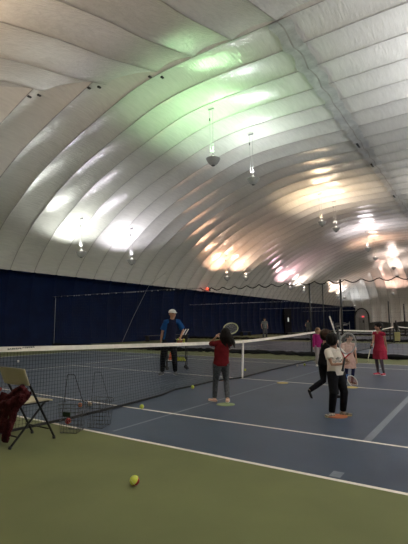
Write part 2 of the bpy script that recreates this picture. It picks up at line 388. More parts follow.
# ------------------------------------------------------------------ tennis nets
def strand(bm, pts, r):
    pts = [Vector(p) for p in pts]; prev = None
    for i, p in enumerate(pts):
        t = (pts[min(i+1, len(pts)-1)]-pts[max(i-1, 0)]).normalized()
        a = t.cross(Vector((1, 0, 0))); 
        if a.length < .1: a = t.cross(Vector((0, 1, 0)))
        a.normalize(); b = t.cross(a)
        cur = [bm.verts.new(p+a*r), bm.verts.new(p-a*.5*r+b*.87*r), bm.verts.new(p-a*.5*r-b*.87*r)]
        if prev:
            for j in range(3): bm.faces.new((prev[j], prev[(j+1) % 3], cur[(j+1) % 3], cur[j]))
        prev = cur
XB = [(-6.3, -.06), (-5.23, .02), (-4.11, -.02), (-3.11, -.09), (-2.4, -.30), (-1.8, -.27), (-.94, -.30), (0, -.04), (.42, -.07), (2, -.14), (5.4, -.18), (6.3, -.05)]
def tennis_net(label, cell, bent):
    N = empty('tennis_net'); tag(N, label, 'tennis net', 'tennis nets')
    E_ = 6.4
    topz = lambda y: .93+.15*(abs(y)/E_)**1.25
    def P(y, s):
        zt = topz(y)-.04; xb = interp(XB, y) if bent else 0.
        return Vector((xb*(1-s)**1.3, y, .03+(zt-.03)*s))
    bm = BM(); n = int(2*(E_-.05)/cell); r = .0021 if bent else .004
    for i in range(n+1):
        y = -E_+.05+i*cell; strand(bm, [P(y, s) for s in (0, .25, .5, .75, 1)], r)
    rows = int(.9/cell)
    for k in range(rows):
        strand(bm, [P(-E_+.05+2*(E_-.05)*i/48, k/rows) for i in range(49)], r)
    mkobj('netting', bm, M_net, N)
    def bandf(z0, z1, th, mats, name):
        bm = BM(); prev = None
        for i in range(65):
            y = -E_+.04+2*(E_-.04)*i/64
            a, b = z0(y), z1(y)
            c = [bm.verts.new(a+Vector((-th, 0, 0))), bm.verts.new(b+Vector((-th, 0, 0))), bm.verts.new(b+Vector((th, 0, 0))), bm.verts.new(a+Vector((th, 0, 0)))]
            if prev:
                for j in range(4): bm.faces.new((prev[j], prev[(j+1) % 4], c[(j+1) % 4], c[j]))
            else: bm.faces.new(c)
            prev = c
        bm.faces.new(prev[::-1]); return mkobj(name, bm, mats, N, smooth=False)
    hb = bandf(lambda y: Vector((0, y, topz(y)-.065)), lambda y: Vector((0, y, topz(y))), .009, M_tape, 'headband')
    bandf(lambda y: P(y, 0)+Vector((0, 0, -.022)), lambda y: P(y, 0)+Vector((0, 0, .012)), .010, M_net, 'bottom_tape')
    bm = BM(); strap_x = .016
    vsl = []
    for z in (.005, .3, .6, .93): vsl.append(z)
    xs_ = [interp(XB, 0)*(1-z/.93)**1.3 if bent else 0 for z in vsl]
    prev = None
    for z, x in zip(vsl, xs_):
        c = [bm.verts.new((x+strap_x, -.028, z)), bm.verts.new((x+strap_x, .028, z)), bm.verts.new((x-strap_x, .028, z)), bm.verts.new((x-strap_x, -.028, z))]
        if prev:
            for j in range(4): bm.faces.new((prev[j], prev[(j+1) % 4], c[(j+1) % 4], c[j]))
        else: bm.faces.new(c)
        prev = c
    bm.faces.new(prev[::-1])
    st = mkobj('centre_strap', bm, M_white, N, smooth=False)
    for s in (-1, 1):
        bm = BM(); tube(bm, [(0, s*E_, 0), (0, s*E_, 1.10)], .042, 16, ends='flat'); ball(bm, (0, s*E_, 1.10), (.046, .046, .03))
        po = mkobj('post', bm, M_post, N)
        bm = BM(); box(bm, (.055, s*E_, .85), (.05, .05, .12)); tube(bm, [(.09, s*E_, .85), (.09, s*E_+.08, .80)], .008, 8); mkobj('winder', bm, M_steel, po)
    return N, hb
net0, hb0 = tennis_net('white-taped black tennis net across the nearest court beside the folding chair', .045, True)
# small dark marks lettered on the near end of the net tape
bm = BM(); rr_ = random.Random(5)
y = -6.22
for w_, z_ in [(.018, .4), (.02, .45), (.012, .5), (.022, .5), (.014, .5), (.02, .5), (.02, .5), (.0, 0), (.028, .8), (.016, .85), (.02, .85), (.02, .85), (.016, .85), (.022, .9)]:
    if w_:
        zc = 1.08-.065+.065*(.25+.38*z_)
        for q in range(2): box(bm, (.0105, y+q*w_*.6, zc+rr_.uniform(-.003, .003)), (.003, .006, .022), Matrix.Rotation(rr_.uniform(-.5, .5), 3, 'X'))
        box(bm, (.0105, y+w_*.3, zc-.006+.012*rr_.random()), (.003, w_, .005))
    y += w_+.010
mkobj('printed_marks', bm, mat('ink_dark', (.06, .055, .05), .6), hb0, smooth=False)
net1, _ = tennis_net('white-taped tennis net on the next court, behind the first hanging divider', .12, False)
net1.location = (0, 14.6, 0)
for k, lab in ((2, 'distant tennis net on the third court toward the end wall'), (3, 'very distant tennis net on the fourth court'), (4, 'farthest tennis net, on the last court before the end wall')):
    c = copy_tree(net1); c.location = (0, 14.6*k, 0); c['label'] = lab

# ------------------------------------------------------------------ hanging divider nets between courts
def divider(label, cell=.16, near=True):
    D = empty('divider_net'); tag(D, label, 'divider net', 'divider nets between courts')
    wave = lambda x: 3.0+.045*abs(math.sin(x*PI/1.1))*(1 if x > -6.2 else .35)
    bm = BM(); n = int(34.6/cell)
    for i in range(n+1):
        x = -17.3+i*cell; strand(bm, [(x, 0, .1), (x, .02*math.sin(x*2), 1.5), (x, 0, wave(x)-.1)], .0013)
    for k in range(1, int(2.8/cell)+1):
        strand(bm, [(-17.3+34.6*i/60, 0, .1+k*cell) for i in range(61)], .0013)
    mkobj('netting', bm, M_net, D)
    bm = BM(); pts = []
    for i in range(0, 347):
        x = -17.3+i*.1
        sc = -.14*abs(math.sin(x*PI/.62)) if x > -6.2 and near else -.02*abs(math.sin(x*PI/.5))
        pts.append((x, 0, 3.04+sc))
    tube(bm, pts, [.020 if p[0] > -6.2 and near else .007 for p in pts], 6)
    mkobj('hanging_rope', bm, mat('rope_dark', (.02, .02, .02), .8, spec=.1) if near else mat('cable_pale', (.4, .4, .4), .5), D)
    bm = BM(); tube(bm, [(-17.4, 0, 3.07), (17.4, 0, 3.07)], .004, 6)
    mkobj('support_cable', bm, mat('cable_pale', (.4, .4, .4), .5), D)
    bm = BM(); x = -17.2
    rr_ = random.Random(11)
    for i in range(60):
        if x < -6.2: box(bm, (x, 0, 3.05), (.05, .03, .05))
        x += rr_.choice((.15, .22, .4, .6))
    mkobj('rope_clip', bm, mat('clip_pale', (.5, .5, .5), .5), D, smooth=False)
    bm = BM(); pts = []; rad = []
    rr_ = random.Random(2)
    for i in range(0, 174):
        x = -17.25+i*.2
        pts.append((x, .06*math.sin(x*1.7)+rr_.uniform(-.03, .03), .10)); rad.append((.10+rr_.uniform(-.03, .04), .105))
    tube(bm, pts, [(r[0], .085+rr_.uniform(-.02, .02)) for r in rad], 8, hint=(0, 0, 1))
    for v in bm.verts: v.co.z = max(v.co.z+rr_.uniform(-.02, .03), .003)
    mkobj('bottom_skirt', bm, M_skirt, D)
    return D
dv = divider('hanging black divider net with bunched skirt just beyond the nearest court'); dv.location = (0, 7.3, 0)
dv2 = divider('second hanging divider net, beyond the next court', .32, False); dv2.location = (0, 21.9, 0)
for k, lab in ((2, 'third hanging divider net, far down the dome'), (3, 'farthest hanging divider net before the end wall')):
    c = copy_tree(dv2); c.location = (0, 7.3+14.6*k, 0); c['label'] = lab
# end rope of the near divider, down the blue wall
def pole(x, y, z, r, label, m=M_black, foot=True):
    t = empty('divider_post', (x, y, 0)); tag(t, label, 'post', 'upright posts of the divider nets')
    bm = BM(); tube(bm, [(0, 0, .03), (0, 0, z)], r, 10, ends='flat'); mkobj('post_shaft', bm, m, t)
    if foot:
        bm = BM(); box(bm, (0, 0, .03), (.55, .3, .05)); box(bm, (0, 0, .10), (.16, .16, .14)); mkobj('post_foot', bm, m, t, smooth=False)
pole(-17.15, 7.3, 3.0, .012, 'thin pale upright line against the blue wall, left part of photo', mat('cable_pale', (.4, .4, .4), .5), False)
pole(-.95, 7.68, 3.0, .035, 'dark divider post with a black foot, above the net end')
pole(.33, 7.68, 3.08, .04, 'tallest black divider post, rising behind the child dressed in black')
pole(-.40, 7.68, 2.95, .022, 'slim dark divider post between two thicker ones', M_black, False)
pole(-.45, 22.3, 2.85, .05, 'dark post beyond the girl in the red dress')
pole(-1.55, 36.9, 3.2, .07, 'dark post near the right edge, far away')
# guy cable slanting up the blue wall and onto the shell
bm = BM(); tube(bm, [(-17.32, 13.35, 0), (-17.4, 14.6, 1.9), (-17.25, 16.15, 4.35), (-16.4, 17.43, 5.6)], .012, 6)
tag(mkobj('guy_cable', bm, M_cable), 'slanting pale cable crossing the blue wall left of the coach', 'cable')
bm = BM(); box(bm, (-16.8, 24.12, 4.6), (.14, .32, .30)); rl = mkobj('warning_light', bm, mat('lamp_red', (.4, .03, .02), .4, emit=(1, .10, .05), es=.35), smooth=False)
tag(rl, 'small red light at the top edge of the blue wall', 'light')
bm = BM(); box(bm, (-16.82, 24.45, 4.6), (.14, .35, .34)); mkobj('light_housing', bm, M_black, rl, smooth=False)

# ------------------------------------------------------------------ figures
def ik(a, b, l1, l2, pole):
    a, b = Vector(a), Vector(b); d = b-a; L = d.length
    if L > (l1+l2)*.999: b = a+d.normalized()*(l1+l2)*.999; d = b-a; L = d.length
    x = (l1*l1-l2*l2+L*L)/(2*L); h = math.sqrt(max(l1*l1-x*x, 0)); u = d.normalized()
    pv = Vector(pole); pv = pv-u*pv.dot(u)
    if pv.length < 1e-4: pv = Vector((0, 1, 0))-u*u.y
    return a+u*x+pv.normalized()*h, b
def hand(bm, w, d, palm_n, H, side, curl=.5):
    """w wrist, d direction, palm_n palm normal; five unequal fingers"""
    d = d.normalized(); n = (palm_n-d*palm_n.dot(d)).normalized(); s = d.cross(n).normalized()
    k = H*.052
    tube(bm, [w, w+d*k*.5, w+d*k], [(H*.014, H*.010), (H*.021, H*.010), (H*.021, H*.009)], 10, hint=n)
    for i, (off, ln) in enumerate(((-.9, .80), (-.3, .95), (.3, 1.0), (.9, .86))):
        b = w+d*k*.95+s*(off*H*.0175)
        c1 = math.radians(25+60*curl); c2 = math.radians(45+110*curl)
        l = ln*H*.045
        p1 = b+(d*math.cos(c1*.5)+n*math.sin(c1*.5))*l*.45
        p2 = p1+(d*math.cos(c1)+n*math.sin(c1))*l*.32
        p3 = p2+(d*math.cos(c2)+n*math.sin(c2))*l*.25
        tube(bm, [b-d*k*.3, b, p1, p2, p3], [H*.0055, H*.0058, H*.0052, H*.0048, H*.0042], 8)
    tb = w+d*k*.25-s*side*H*.014
    t1 = tb+(d*.75-s*side*.65+n*.3).normalized()*H*.024; t2 = t1+(d*.8-s*side*.1+n*.6).normalized()*H*.02
    tube(bm, [w+d*k*.15, tb, t1, t2], [H*.008, H*.0075, H*.006, H*.005], 8)

def figure(pos, face, H, feet, hands, label, pelvis=(0, 0), lean=(0, 0), head_face=None, hh=None, skin=None, hair=None, hair_style='short',
           top=None, bottom=None, shoe=None, sleeve=.55, pants=True, dress=None, hem=.49, drop=0., curl=.6, toes=None, kpole=None, vox=.006,
           cap=None, flap=None, sleeve_mat=None, longsleeve=False, baggy=.012, head_off=(0, 0), shoulder_turn=0, wide=1.0, palms=None, leg_skin=None, head_pitch=0.):
    """pos world ground point; every (r, f, u) below is in view axes relative to pos (right, away, up), in metres"""
    fv = (R2*face[0]+F2*face[1]).normalized(); rz = math.atan2(fv.y, fv.x)-PI/2
    root = empty('person', pos, rz); tag(root, label, 'person')
    Ri = Matrix.Rotation(-rz, 3, 'Z')
    def Lc(r, f, u=0.): return Ri @ V(r, f, u)
    hh = hh or H/6.4
    adult = H > 1.6
    zsh = H-hh-.045*H-drop; zhip = .52*H-drop
    pel = Lc(pelvis[0], pelvis[1], 0)+Vector((0, 0, zhip))
    lv = Lc(lean[0], lean[1], 0)
    chest = pel+lv*.6+Vector((0, 0, (zsh-zhip)*.62)); sh = pel+lv+Vector((0, 0, zsh-zhip)); waist = pel+lv*.25+Vector((0, 0, (zsh-zhip)*.28))
    Rt = Matrix.Rotation(shoulder_turn, 3, 'Z')
    sw = (.108 if adult else .100)*H*wide; hw = .048*H
    hdf = head_face or face; hv = (R2*hdf[0]+F2*hdf[1]).normalized(); hrz = math.atan2(hv.y, hv.x)-PI/2-rz
    RH = Matrix.Rotation(hrz, 3, 'Z') @ Matrix.Rotation(head_pitch, 3, 'X')
    hc = sh+lv*.15+Lc(head_off[0], head_off[1], 0)+Vector((0, 0, .045*H+hh*.5))
    # limbs
    SH = [sh+Rt @ Vector((s*sw, 0, -.012*H)) for s in (-1, 1)]
    HP = [pel+Vector((s*hw, 0, -.005*H)) for s in (-1, 1)]
    ua, fa = .165*H, .145*H; th, sk = .245*H, .245*H
    AN = []; KN = []; TO = []
    for i in range(2):
        f = feet[i]; a = Lc(f[0], f[1], f[2]+.045*H)
        kp = Vector((0, 1, 0)) if not kpole else Lc(*kpole[i])
        k_, a = ik(HP[i], a, th, sk, kp); KN.append(k_); AN.append(a)
        td = Lc(*toes[i]) if toes else Vector(((-.25, .25)[i], 1, 0))
        TO.append(td.normalized())
    EL = []; WR = []
    for i in range(2):
        h = hands[i]; w = Lc(h[0], h[1], h[2])
        e_, w = ik(SH[i], w, ua, fa, Lc(*h[3]) if len(h) > 3 else Vector(((-.5, .5)[i], -.6, -.6)))
        EL.append(e_); WR.append(w)
    g = .95 if adult else 1.0
    # body
    b = BM()
    tube(b, [pel-Vector((0, 0, .02*H)), pel, waist, chest, sh-Vector((0, 0, .02*H))], [(.060*H*wide, .044*H), (.074*H*wide, .056*H), (.067*H*wide, .050*H), (.080*H*wide, .055*H), (.070*H*wide, .042*H)], 16)
    tube(b, [SH[0], sh-Vector((0, 0, 0)), SH[1]], [.028*H, .034*H, .028*H], 12)
    tube(b, [sh-Vector((0, 0, .02*H)), sh.lerp(hc, .55), hc-Vector((0, 0, hh*.15))], [hh*.27, hh*.235, hh*.25], 12)
    for i in range(2):
        tube(b, [HP[i], HP[i].lerp(KN[i], .5), KN[i], KN[i].lerp(AN[i], .3), AN[i]], [.052*H*wide, .044*H, .031*H, .030*H, .019*H], 12)
        tube(b, [AN[i], AN[i]-Vector((0, 0, .018*H))-TO[i]*.01*H], [.018*H, .018*H], 10)
        base = AN[i]-Vector((0, 0, .028*H)); tl = TO[i]
        tube(b, [base-tl*.022*H, base+tl*.03*H, base+tl*.09*H], [(.020*H, .016*H), (.023*H, .015*H), (.020*H, .010*H)], 10, hint=(0, 0, 1))
        tube(b, [SH[i], SH[i].lerp(EL[i], .5), EL[i], EL[i].lerp(WR[i], .3), WR[i]], [.027*H, .024*H, .019*H, .019*H, .013*H], 12)
        dr = (WR[i]-EL[i]).normalized()
        pn = Lc(*palms[i]) if palms else Vector(((1, -1)[i], .3, 0))
        hand(b, WR[i], dr, pn, H, (1, -1)[i], curl)
    # head
    RHe = RH
    ball(b, hc+RH @ Vector((0, -.03*hh, .06*hh)), (.365*hh, .44*hh, .43*hh), 20, 14, RHe)
    ball(b, hc+RH @ Vector((0, .08*hh, -.17*hh)), (.29*hh, .33*hh, .33*hh), 16, 12, RHe)
    ball(b, hc+RH @ Vector((0, .20*hh, -.38*hh)), (.14*hh, .14*hh, .11*hh), 12, 8, RHe)
    tube(b, [hc+RH @ Vector((0, .37*hh, .03*hh)), hc+RH @ Vector((0, .47*hh, -.10*hh))], [.03*hh, .062*hh], 10)
    for s in (-1, 1):
        ball(b, hc+RH @ Vector((s*.37*hh, -.04*hh, -.03*hh)), (.035*hh, .09*hh, .13*hh), 10, 8, RHe)
        ball(b, hc+RH @ Vector((s*.17*hh, .30*hh, -.13*hh)), (.10*hh, .08*hh, .10*hh), 10, 8, RHe)
    fused('body', b, skin or M_skin, root, vox if vox > .0045 else .0045, 2)
    for s in (-1, 1):
        b = BM(); ball(b, hc+RH @ Vector((s*.145*hh, .375*hh, .02*hh)), (.055*hh, .035*hh, .035*hh), 10, 8, RHe); mkobj('eye', b, M_eye, root)
        b = BM(); tube(b, [hc+RH @ Vector((s*.07*hh, .40*hh, .115*hh)), hc+RH @ Vector((s*.22*hh, .35*hh, .12*hh))], .016*hh, 6); mkobj('eyebrow', b, hair or M_hair, root)
    b = BM(); tube(b, [hc+RH @ Vector((-.10*hh, .375*hh, -.225*hh)), hc+RH @ Vector((0, .405*hh, -.235*hh)), hc+RH @ Vector((.10*hh, .375*hh, -.225*hh))], [.018*hh, .030*hh, .018*hh], 8); mkobj('mouth', b, M_lip, root)
    # hair
    b = BM()
    if hair_style == 'none_cap':
        ball(b, hc+RH @ Vector((0, -.10*hh, .02*hh)), (.385*hh, .42*hh, .36*hh), 18, 12, RHe)
    else:
        ball(b, hc+RH @ Vector((0, -.07*hh, .12*hh)), (.42*hh, .48*hh, .43*hh), 20, 14, RHe)
        ball(b, hc+RH @ Vector((0, -.16*hh, -.06*hh)), (.41*hh, .38*hh, .38*hh), 18, 12, RHe)
        ball(b, hc+RH @ Vector((.03*hh, .20*hh, .30*hh)), (.30*hh, .20*hh, .15*hh), 14, 10, RHe)
    if hair_style == 'bob':
        ball(b, hc+RH @ Vector((0, -.16*hh, -.20*hh)), (.45*hh, .38*hh, .34*hh), 18, 12, RHe)
        for s in (-1, 1): tube(b, [hc+RH @ Vector((s*.36*hh, .02*hh, .1*hh)), hc+RH @ Vector((s*.41*hh, .05*hh, -.22*hh))], [.11*hh, .12*hh], 10)
    if hair_style == 'long':
        rr = random.Random(4)
        for k in range(17):
            a = -PI*.14+PI*1.28*k/16
            w_ = lambda q: q*rr.uniform(-1, 1)*hh
            p0 = RH @ Vector((.33*hh*math.cos(a), -.12*hh-.28*hh*math.sin(a), .1*hh))
            p1 = RH @ Vector((.50*hh*math.cos(a)+.08*hh, -.15*hh-.38*hh*math.sin(a), -.30*hh))
            p2 = RH @ Vector((.52*hh*math.cos(a)+.24*hh+w_(.08), -.14*hh-.36*hh*math.sin(a), -.72*hh+w_(.1)))
            p3 = RH @ Vector((.46*hh*math.cos(a)+.36*hh+w_(.12), -.12*hh-.30*hh*math.sin(a), -1.10*hh+w_(.22)))
            if abs(a-PI/2) > PI*.52: p2 = p1.lerp(p2, .35); p3 = p2+Vector((0, 0, -.05))
            tube(b, [hc+p0, hc+p1, hc+p2, hc+p3], [.11*hh, .13*hh, .11*hh, .03*hh], 8)
    if hair_style == 'pigtail':
        for s in (-1, 1):
            tube(b, [hc+RH @ Vector((s*.36*hh, -.12*hh, .1*hh)), hc+RH @ Vector((s*.60*hh, -.14*hh, .02*hh)), hc+RH @ Vector((s*.66*hh, -.12*hh, -.35*hh)), hc+RH @ Vector((s*.60*hh, -.1*hh, -.6*hh))], [.10*hh, .15*hh, .13*hh, .04*hh], 10)
    ho = fused('hair', b, hair or M_hair, root, max(.008, vox), 2)
    from mathutils import noise as NZ
    for v in ho.data.vertices:
        q = v.co; v.co += v.normal*(hh*.030*NZ.noise(Vector((q.x*45, q.y*45, q.z*9))))
    if hair_style == 'long':
        b = BM(); cc = hc+RH @ Vector((.05*hh, -.50*hh, -.10*hh)); tube(b, [cc+RH @ Vector((-.11*hh, 0, -.02*hh)), cc, cc+RH @ Vector((.11*hh, 0, .02*hh))], [.035*hh, .045*hh, .035*hh], 8); mkobj('hair_clip', b, M_white, root)
    if cap:
        b = BM()
        ball(b, hc+RH @ Vector((0, -.05*hh, .20*hh)), (.42*hh, .48*hh, .36*hh), 20, 14, RHe)
        bmesh.ops.bisect_plane(b, geom=b.verts[:]+b.edges[:]+b.faces[:], plane_co=hc+Vector((0, 0, .12*hh)), plane_no=(0, 0, -1), clear_outer=True)
        bmesh.ops.holes_fill(b, edges=b.edges[:])
        tube(b, [hc+RH @ Vector((0, .25*hh, .17*hh)), hc+RH @ Vector((0, .50*hh, .155*hh)), hc+RH @ Vector((0, .70*hh, .11*hh))], [(.34*hh, .022*hh), (.32*hh, .02*hh), (.20*hh, .015*hh)], 14, hint=(0, 0, 1))
        mkobj('cap', b, cap, root)
    # clothes
    ex_ = baggy
    if top:
        b = BM()
        zb = pel-Vector((0, 0, .03*H)) if not dress else pel
        tube(b, [zb, pel, waist, chest, sh-Vector((0, 0, .015*H))], [(.092*H*wide+ex_, .074*H+ex_), (.092*H*wide+ex_, .074*H+ex_), (.080*H*wide+ex_*1.2, .062*H+ex_*1.2), (.086*H*wide+ex_, .060*H+ex_), (.072*H*wide+ex_, .044*H+ex_)], 20, ends='flat')
        tube(b, [SH[0], sh+Vector((0, 0, .004*H)), SH[1]], [.031*H+ex_*.7, .036*H+ex_*.6, .031*H+ex_*.7], 12)
        for i in range(2):
            if longsleeve:
                tube(b, [SH[i], SH[i].lerp(EL[i], .5), EL[i], EL[i].lerp(WR[i], .5), EL[i].lerp(WR[i], .94)], [.030*H+ex_, .027*H+ex_, .023*H+ex_, .020*H+ex_, .017*H+ex_], 12, ends='flat')
            else:
                tube(b, [SH[i], SH[i].lerp(EL[i], sleeve)], [.030*H+ex_, .029*H+ex_*1.3], 12, ends='flat')
        so = fused('shirt' if not dress else 'dress', (b if not dress else dress_skirt(b, pel, waist, H, hem, wide, ex_, drop)), top, root, max(.007, vox), 2)
        if sleeve_mat:
            for i in range(2):
                b = BM(); tube(b, [SH[i]+(sh-SH[i])*.45+Vector((0, 0, .002*H)), SH[i], SH[i].lerp(EL[i], sleeve*1.02)], [.034*H+ex_*.8, .034*H+ex_, .032*H+ex_*1.5], 14, ends='flat')
                fused('sleeve', b, sleeve_mat, so, .007, 2)
            b = BM(); sg = -1 if sleeve_mat else 1
            tube(b, [pel+Vector((.072*H, .008*H, .02*H)), waist+Vector((.066*H, .008*H, 0)), chest+Vector((.072*H, .008*H, 0)), SH[1]], [.026*H+ex_*.6]*4, 12)
            fused('side_panel', b, sleeve_mat, so, .007, 2)
        if flap:
            b = BM(); c0 = pel+Vector((0, 0, .0)); 
            tube(b, [pel+Vector((0, .034*H, 0)), waist+Vector((0, .030*H, 0)), chest+Vector((0, .030*H, 0)), sh+Vector((0, .022*H, -.03*H))], [(.086*H, .052*H+ex_), (.080*H, .046*H+ex_), (.076*H, .044*H+ex_), (.060*H, .034*H+ex_)], 14, ends='flat')
            fused('shirt_front', b, flap, so, max(.007, vox), 2)
    if pants and bottom:
        b = BM()
        tube(b, [pel-Vector((0, 0, .05*H)), pel, pel.lerp(waist, .45)], [(.078*H*wide+ex_*.5, .060*H+ex_*.5), (.086*H*wide+ex_*.5, .068*H+ex_*.5), (.080*H*wide+ex_*.3, .062*H+ex_*.3)], 16, ends='flat')
        for i in range(2):
            tube(b, [HP[i]+Vector((0, 0, .01*H)), HP[i].lerp(KN[i], .5), KN[i], KN[i].lerp(AN[i], .5), KN[i].lerp(AN[i], .97)], [.060*H*wide+ex_*.7, .046*H+ex_, .034*H+ex_, .030*H+ex_, .023*H+ex_], 14, ends='flat')
        fused('trousers', b, bottom, root, max(.007, vox), 2)
    elif leg_skin:
        b = BM()
        for i in range(2): tube(b, [HP[i]-Vector((0, 0, .02)), HP[i].lerp(KN[i], .5), KN[i], KN[i].lerp(AN[i], .3), AN[i]-Vector((0, 0, .005*H))], [.054*H, .047*H, .034*H, .033*H, .022*H], 12)
        fused('leggings', b, leg_skin, root, max(.007, vox), 2)
    if shoe:
        for i in range(2):
            b = BM(); base = AN[i]-Vector((0, 0, .028*H)); tl = TO[i]
            tube(b, [base-tl*.026*H, base+tl*.03*H, base+tl*.098*H], [(.025*H, .020*H), (.028*H, .019*H), (.025*H, .014*H)], 12, hint=(0, 0, 1))
            tube(b, [AN[i]-Vector((0, 0, .02*H)), AN[i]], [.025*H, .024*H], 12, ends='flat')
            s_ = fused('shoe', b, shoe[0], root, .006, 1)
            b = BM(); lo = base-Vector((0, 0, .017*H)); 
            tube(b, [lo-tl*.030*H, lo+tl*.035*H, lo+tl*.100*H], [(.024*H, .006*H), (.029*H, .006*H), (.023*H, .006*H)], 12, hint=(0, 0, 1))
            mkobj('shoe_sole', b, shoe[1], s_)
    return root, dict(hc=hc, WR=WR, AN=AN)
def dress_skirt(b, pel, waist, H, hem, wide, ex_, drop):
    n = 40; prof = [(waist.z+.01, .070), (pel.z, .100), (pel.z-.06*H, .118), (hem*H-drop+.06*H, .120), (hem*H-drop, .126)]
    rings = []
    for k, (z, r) in enumerate(prof):
        c = waist.lerp(pel, min(1, (waist.z-z)/(waist.z-pel.z+1e-6))) if z > pel.z else pel
        w = 0 if k < 2 else .06*(k-1)/3
        rings.append([b.verts.new((c.x+(r*H*wide+ex_)*(1+w*math.cos(9*2*PI*j/n))*math.cos(2*PI*j/n), c.y+(r*.82*H+ex_)*(1+w*math.cos(9*2*PI*j/n))*math.sin(2*PI*j/n), z)) for j in range(n)])
    for a, c in zip(rings, rings[1:]):
        for j in range(n): b.faces.new((a[j], a[(j+1) % n], c[(j+1) % n], c[j]))
    b.faces.new(rings[0]); b.faces.new(rings[-1][::-1])
    return b

def racket(butt, axis, nrm, L, label, frame_m, string_m, grip_m, throat_m=None):
    """butt: world point of handle end; axis: world direction to the head; nrm: string-plane normal"""
    a = axis.normalized(); n = (nrm-a*nrm.dot(a)).normalized(); s = n.cross(a).normalized()*-1
    mt = Matrix.Identity(4)
    for i in range(3): mt[i][0] = s[i]; mt[i][1] = n[i]; mt[i][2] = a[i]; mt[i][3] = butt[i]
    if mt.to_3x3().determinant() < 0:
        for i in range(3): mt[i][0] *= -1
    t = empty('tennis_racket'); t.matrix_world = mt; tag(t, label, 'tennis racket')
    k = L/.56; ha, hb, zc = .118*k, .155*k, .405*k
    b = BM(); tube(b, [(0, 0, 0), (0, 0, .02*k), (0, 0, .18*k)], [.018*k, .015*k, .015*k], 8); mkobj('grip', b, grip_m, t)
    b = BM()
    tube(b, [(ha*math.sin(q), 0, zc-hb*math.cos(q)) for q in [2*PI*j/36 for j in range(36)]], [.011*k]*36, 8, closed=True); mkobj('frame', b, frame_m, t)
    b = BM(); tube(b, [(0, 0, .17*k), (-.02*k, 0, .21*k), (-.05*k, 0, .25*k), (-.078*k, 0, .29*k)], .010*k, 8); tube(b, [(0, 0, .17*k), (.02*k, 0, .21*k), (.05*k, 0, .25*k), (.078*k, 0, .29*k)], .010*k, 8)
    mkobj('throat', b, throat_m or frame_m, t)
    b = BM()
    for j in range(-6, 7):
        x = j*ha/7.2; h = hb*math.sqrt(max(0, 1-(x/ha)**2)); strand(b, [(x, 0, zc-h), (x, 0, zc+h)], .0014)
    for j in range(-8, 9):
        z = j*hb/9.2; h = ha*math.sqrt(max(0, 1-(z/hb)**2)); strand(b, [(-h, 0, zc+z), (h, 0, zc+z)], .0014)
    mkobj('strings', b, string_m, t)
    return t

# ---- coach
M_bshirt = mat('shirt_blue', (.012, .07, .22), .8, spec=.12, noise=.15, nscale=20)
M_bdark = mat('shirt_navy', (.010, .012, .030), .8, spec=.12, noise=.15, nscale=20)
M_trou = mat('trousers_black', (.008, .008, .010), .8, spec=.12, noise=.3, nscale=20)
M_shoeg = mat('shoe_grey', (.16, .16, .17), .7)
P0 = Vector((-2.1, -.3, 0))
# local left = -x.  a person facing the camera has his own left on image right
figure(P0, (.25, -1), 1.73, [(.17, 0, 0), (-.18, 0, 0)], [(.31, .02, .98, (.4, .6, 0)), (-.22, -.02, .88, (-.5, .6, 0))],
       'man in a blue and navy shirt, white cap and black trousers behind the net', lean=(.07, 0), pelvis=(.01, 0), head_face=(.7, -1), hh=.24, wide=.92, skin=M_skin2,
       hair=M_hair, hair_style='none_cap', cap=mat('cap_white', (.75, .75, .73), .7), top=M_bdark, sleeve_mat=M_bshirt, bottom=M_trou, shoe=(M_shoeg, M_white), baggy=.020, sleeve=.75, curl=.3,
       kpole=[(.2, -1, 0), (-.2, -1, 0)], toes=[(.35, -1, 0), (-.3, -1, 0)], palms=[(-1, 0, 0), (1, 0, 0)])

# ---- girl in red shirt, seen from behind, racket raised
M_red = mat('shirt_red', (.115, .008, .011), .85, spec=.12, noise=.2, nscale=14)
M_legg = mat('leggings_grey', (.085, .09, .095), .8, spec=.12, noise=.6, nscale=60)
M_sand = mat('shoe_peach', (.70, .46, .34), .7)
P1 = Vector((1.10, -3.02, 0))+V(.085, 0)
g_, i_ = figure(P1, (-.15, 1), 1.27, [(-.12, .10, 0), (.10, -.04, .02)], [(-.075, .12, 1.12, (-1, .2, -1.2)), (-.01, .16, 1.09, (.6, .3, -1))],
       'girl in a red shirt and grey leggings, seen from behind, raising a racket', pelvis=(.0, 0), lean=(.02, 0), wide=1.15, head_face=(.35, 1), head_off=(.065, .02), hair=M_hair, hair_style='long', skin=M_skin,
       top=M_red, bottom=M_legg, shoe=(M_sand, M_white), baggy=.010, sleeve=.6, curl=.9, toes=[(-.7, .7, 0), (.15, 1, 0)], kpole=[(-.1, 1, 0), (.1, 1, 0)], palms=[(1, 0, 0), (-1, 0, 0)])
racket(P1+V(-.10, .16, 1.10), V(.30, .20, .16), V(.15, -1, .75), .54, 'racket with yellow frame raised by the girl in the red shirt', mat('frame_yellow', (.42, .44, .24), .4), mat('string_pale', (.4, .4, .36), .5), M_black)

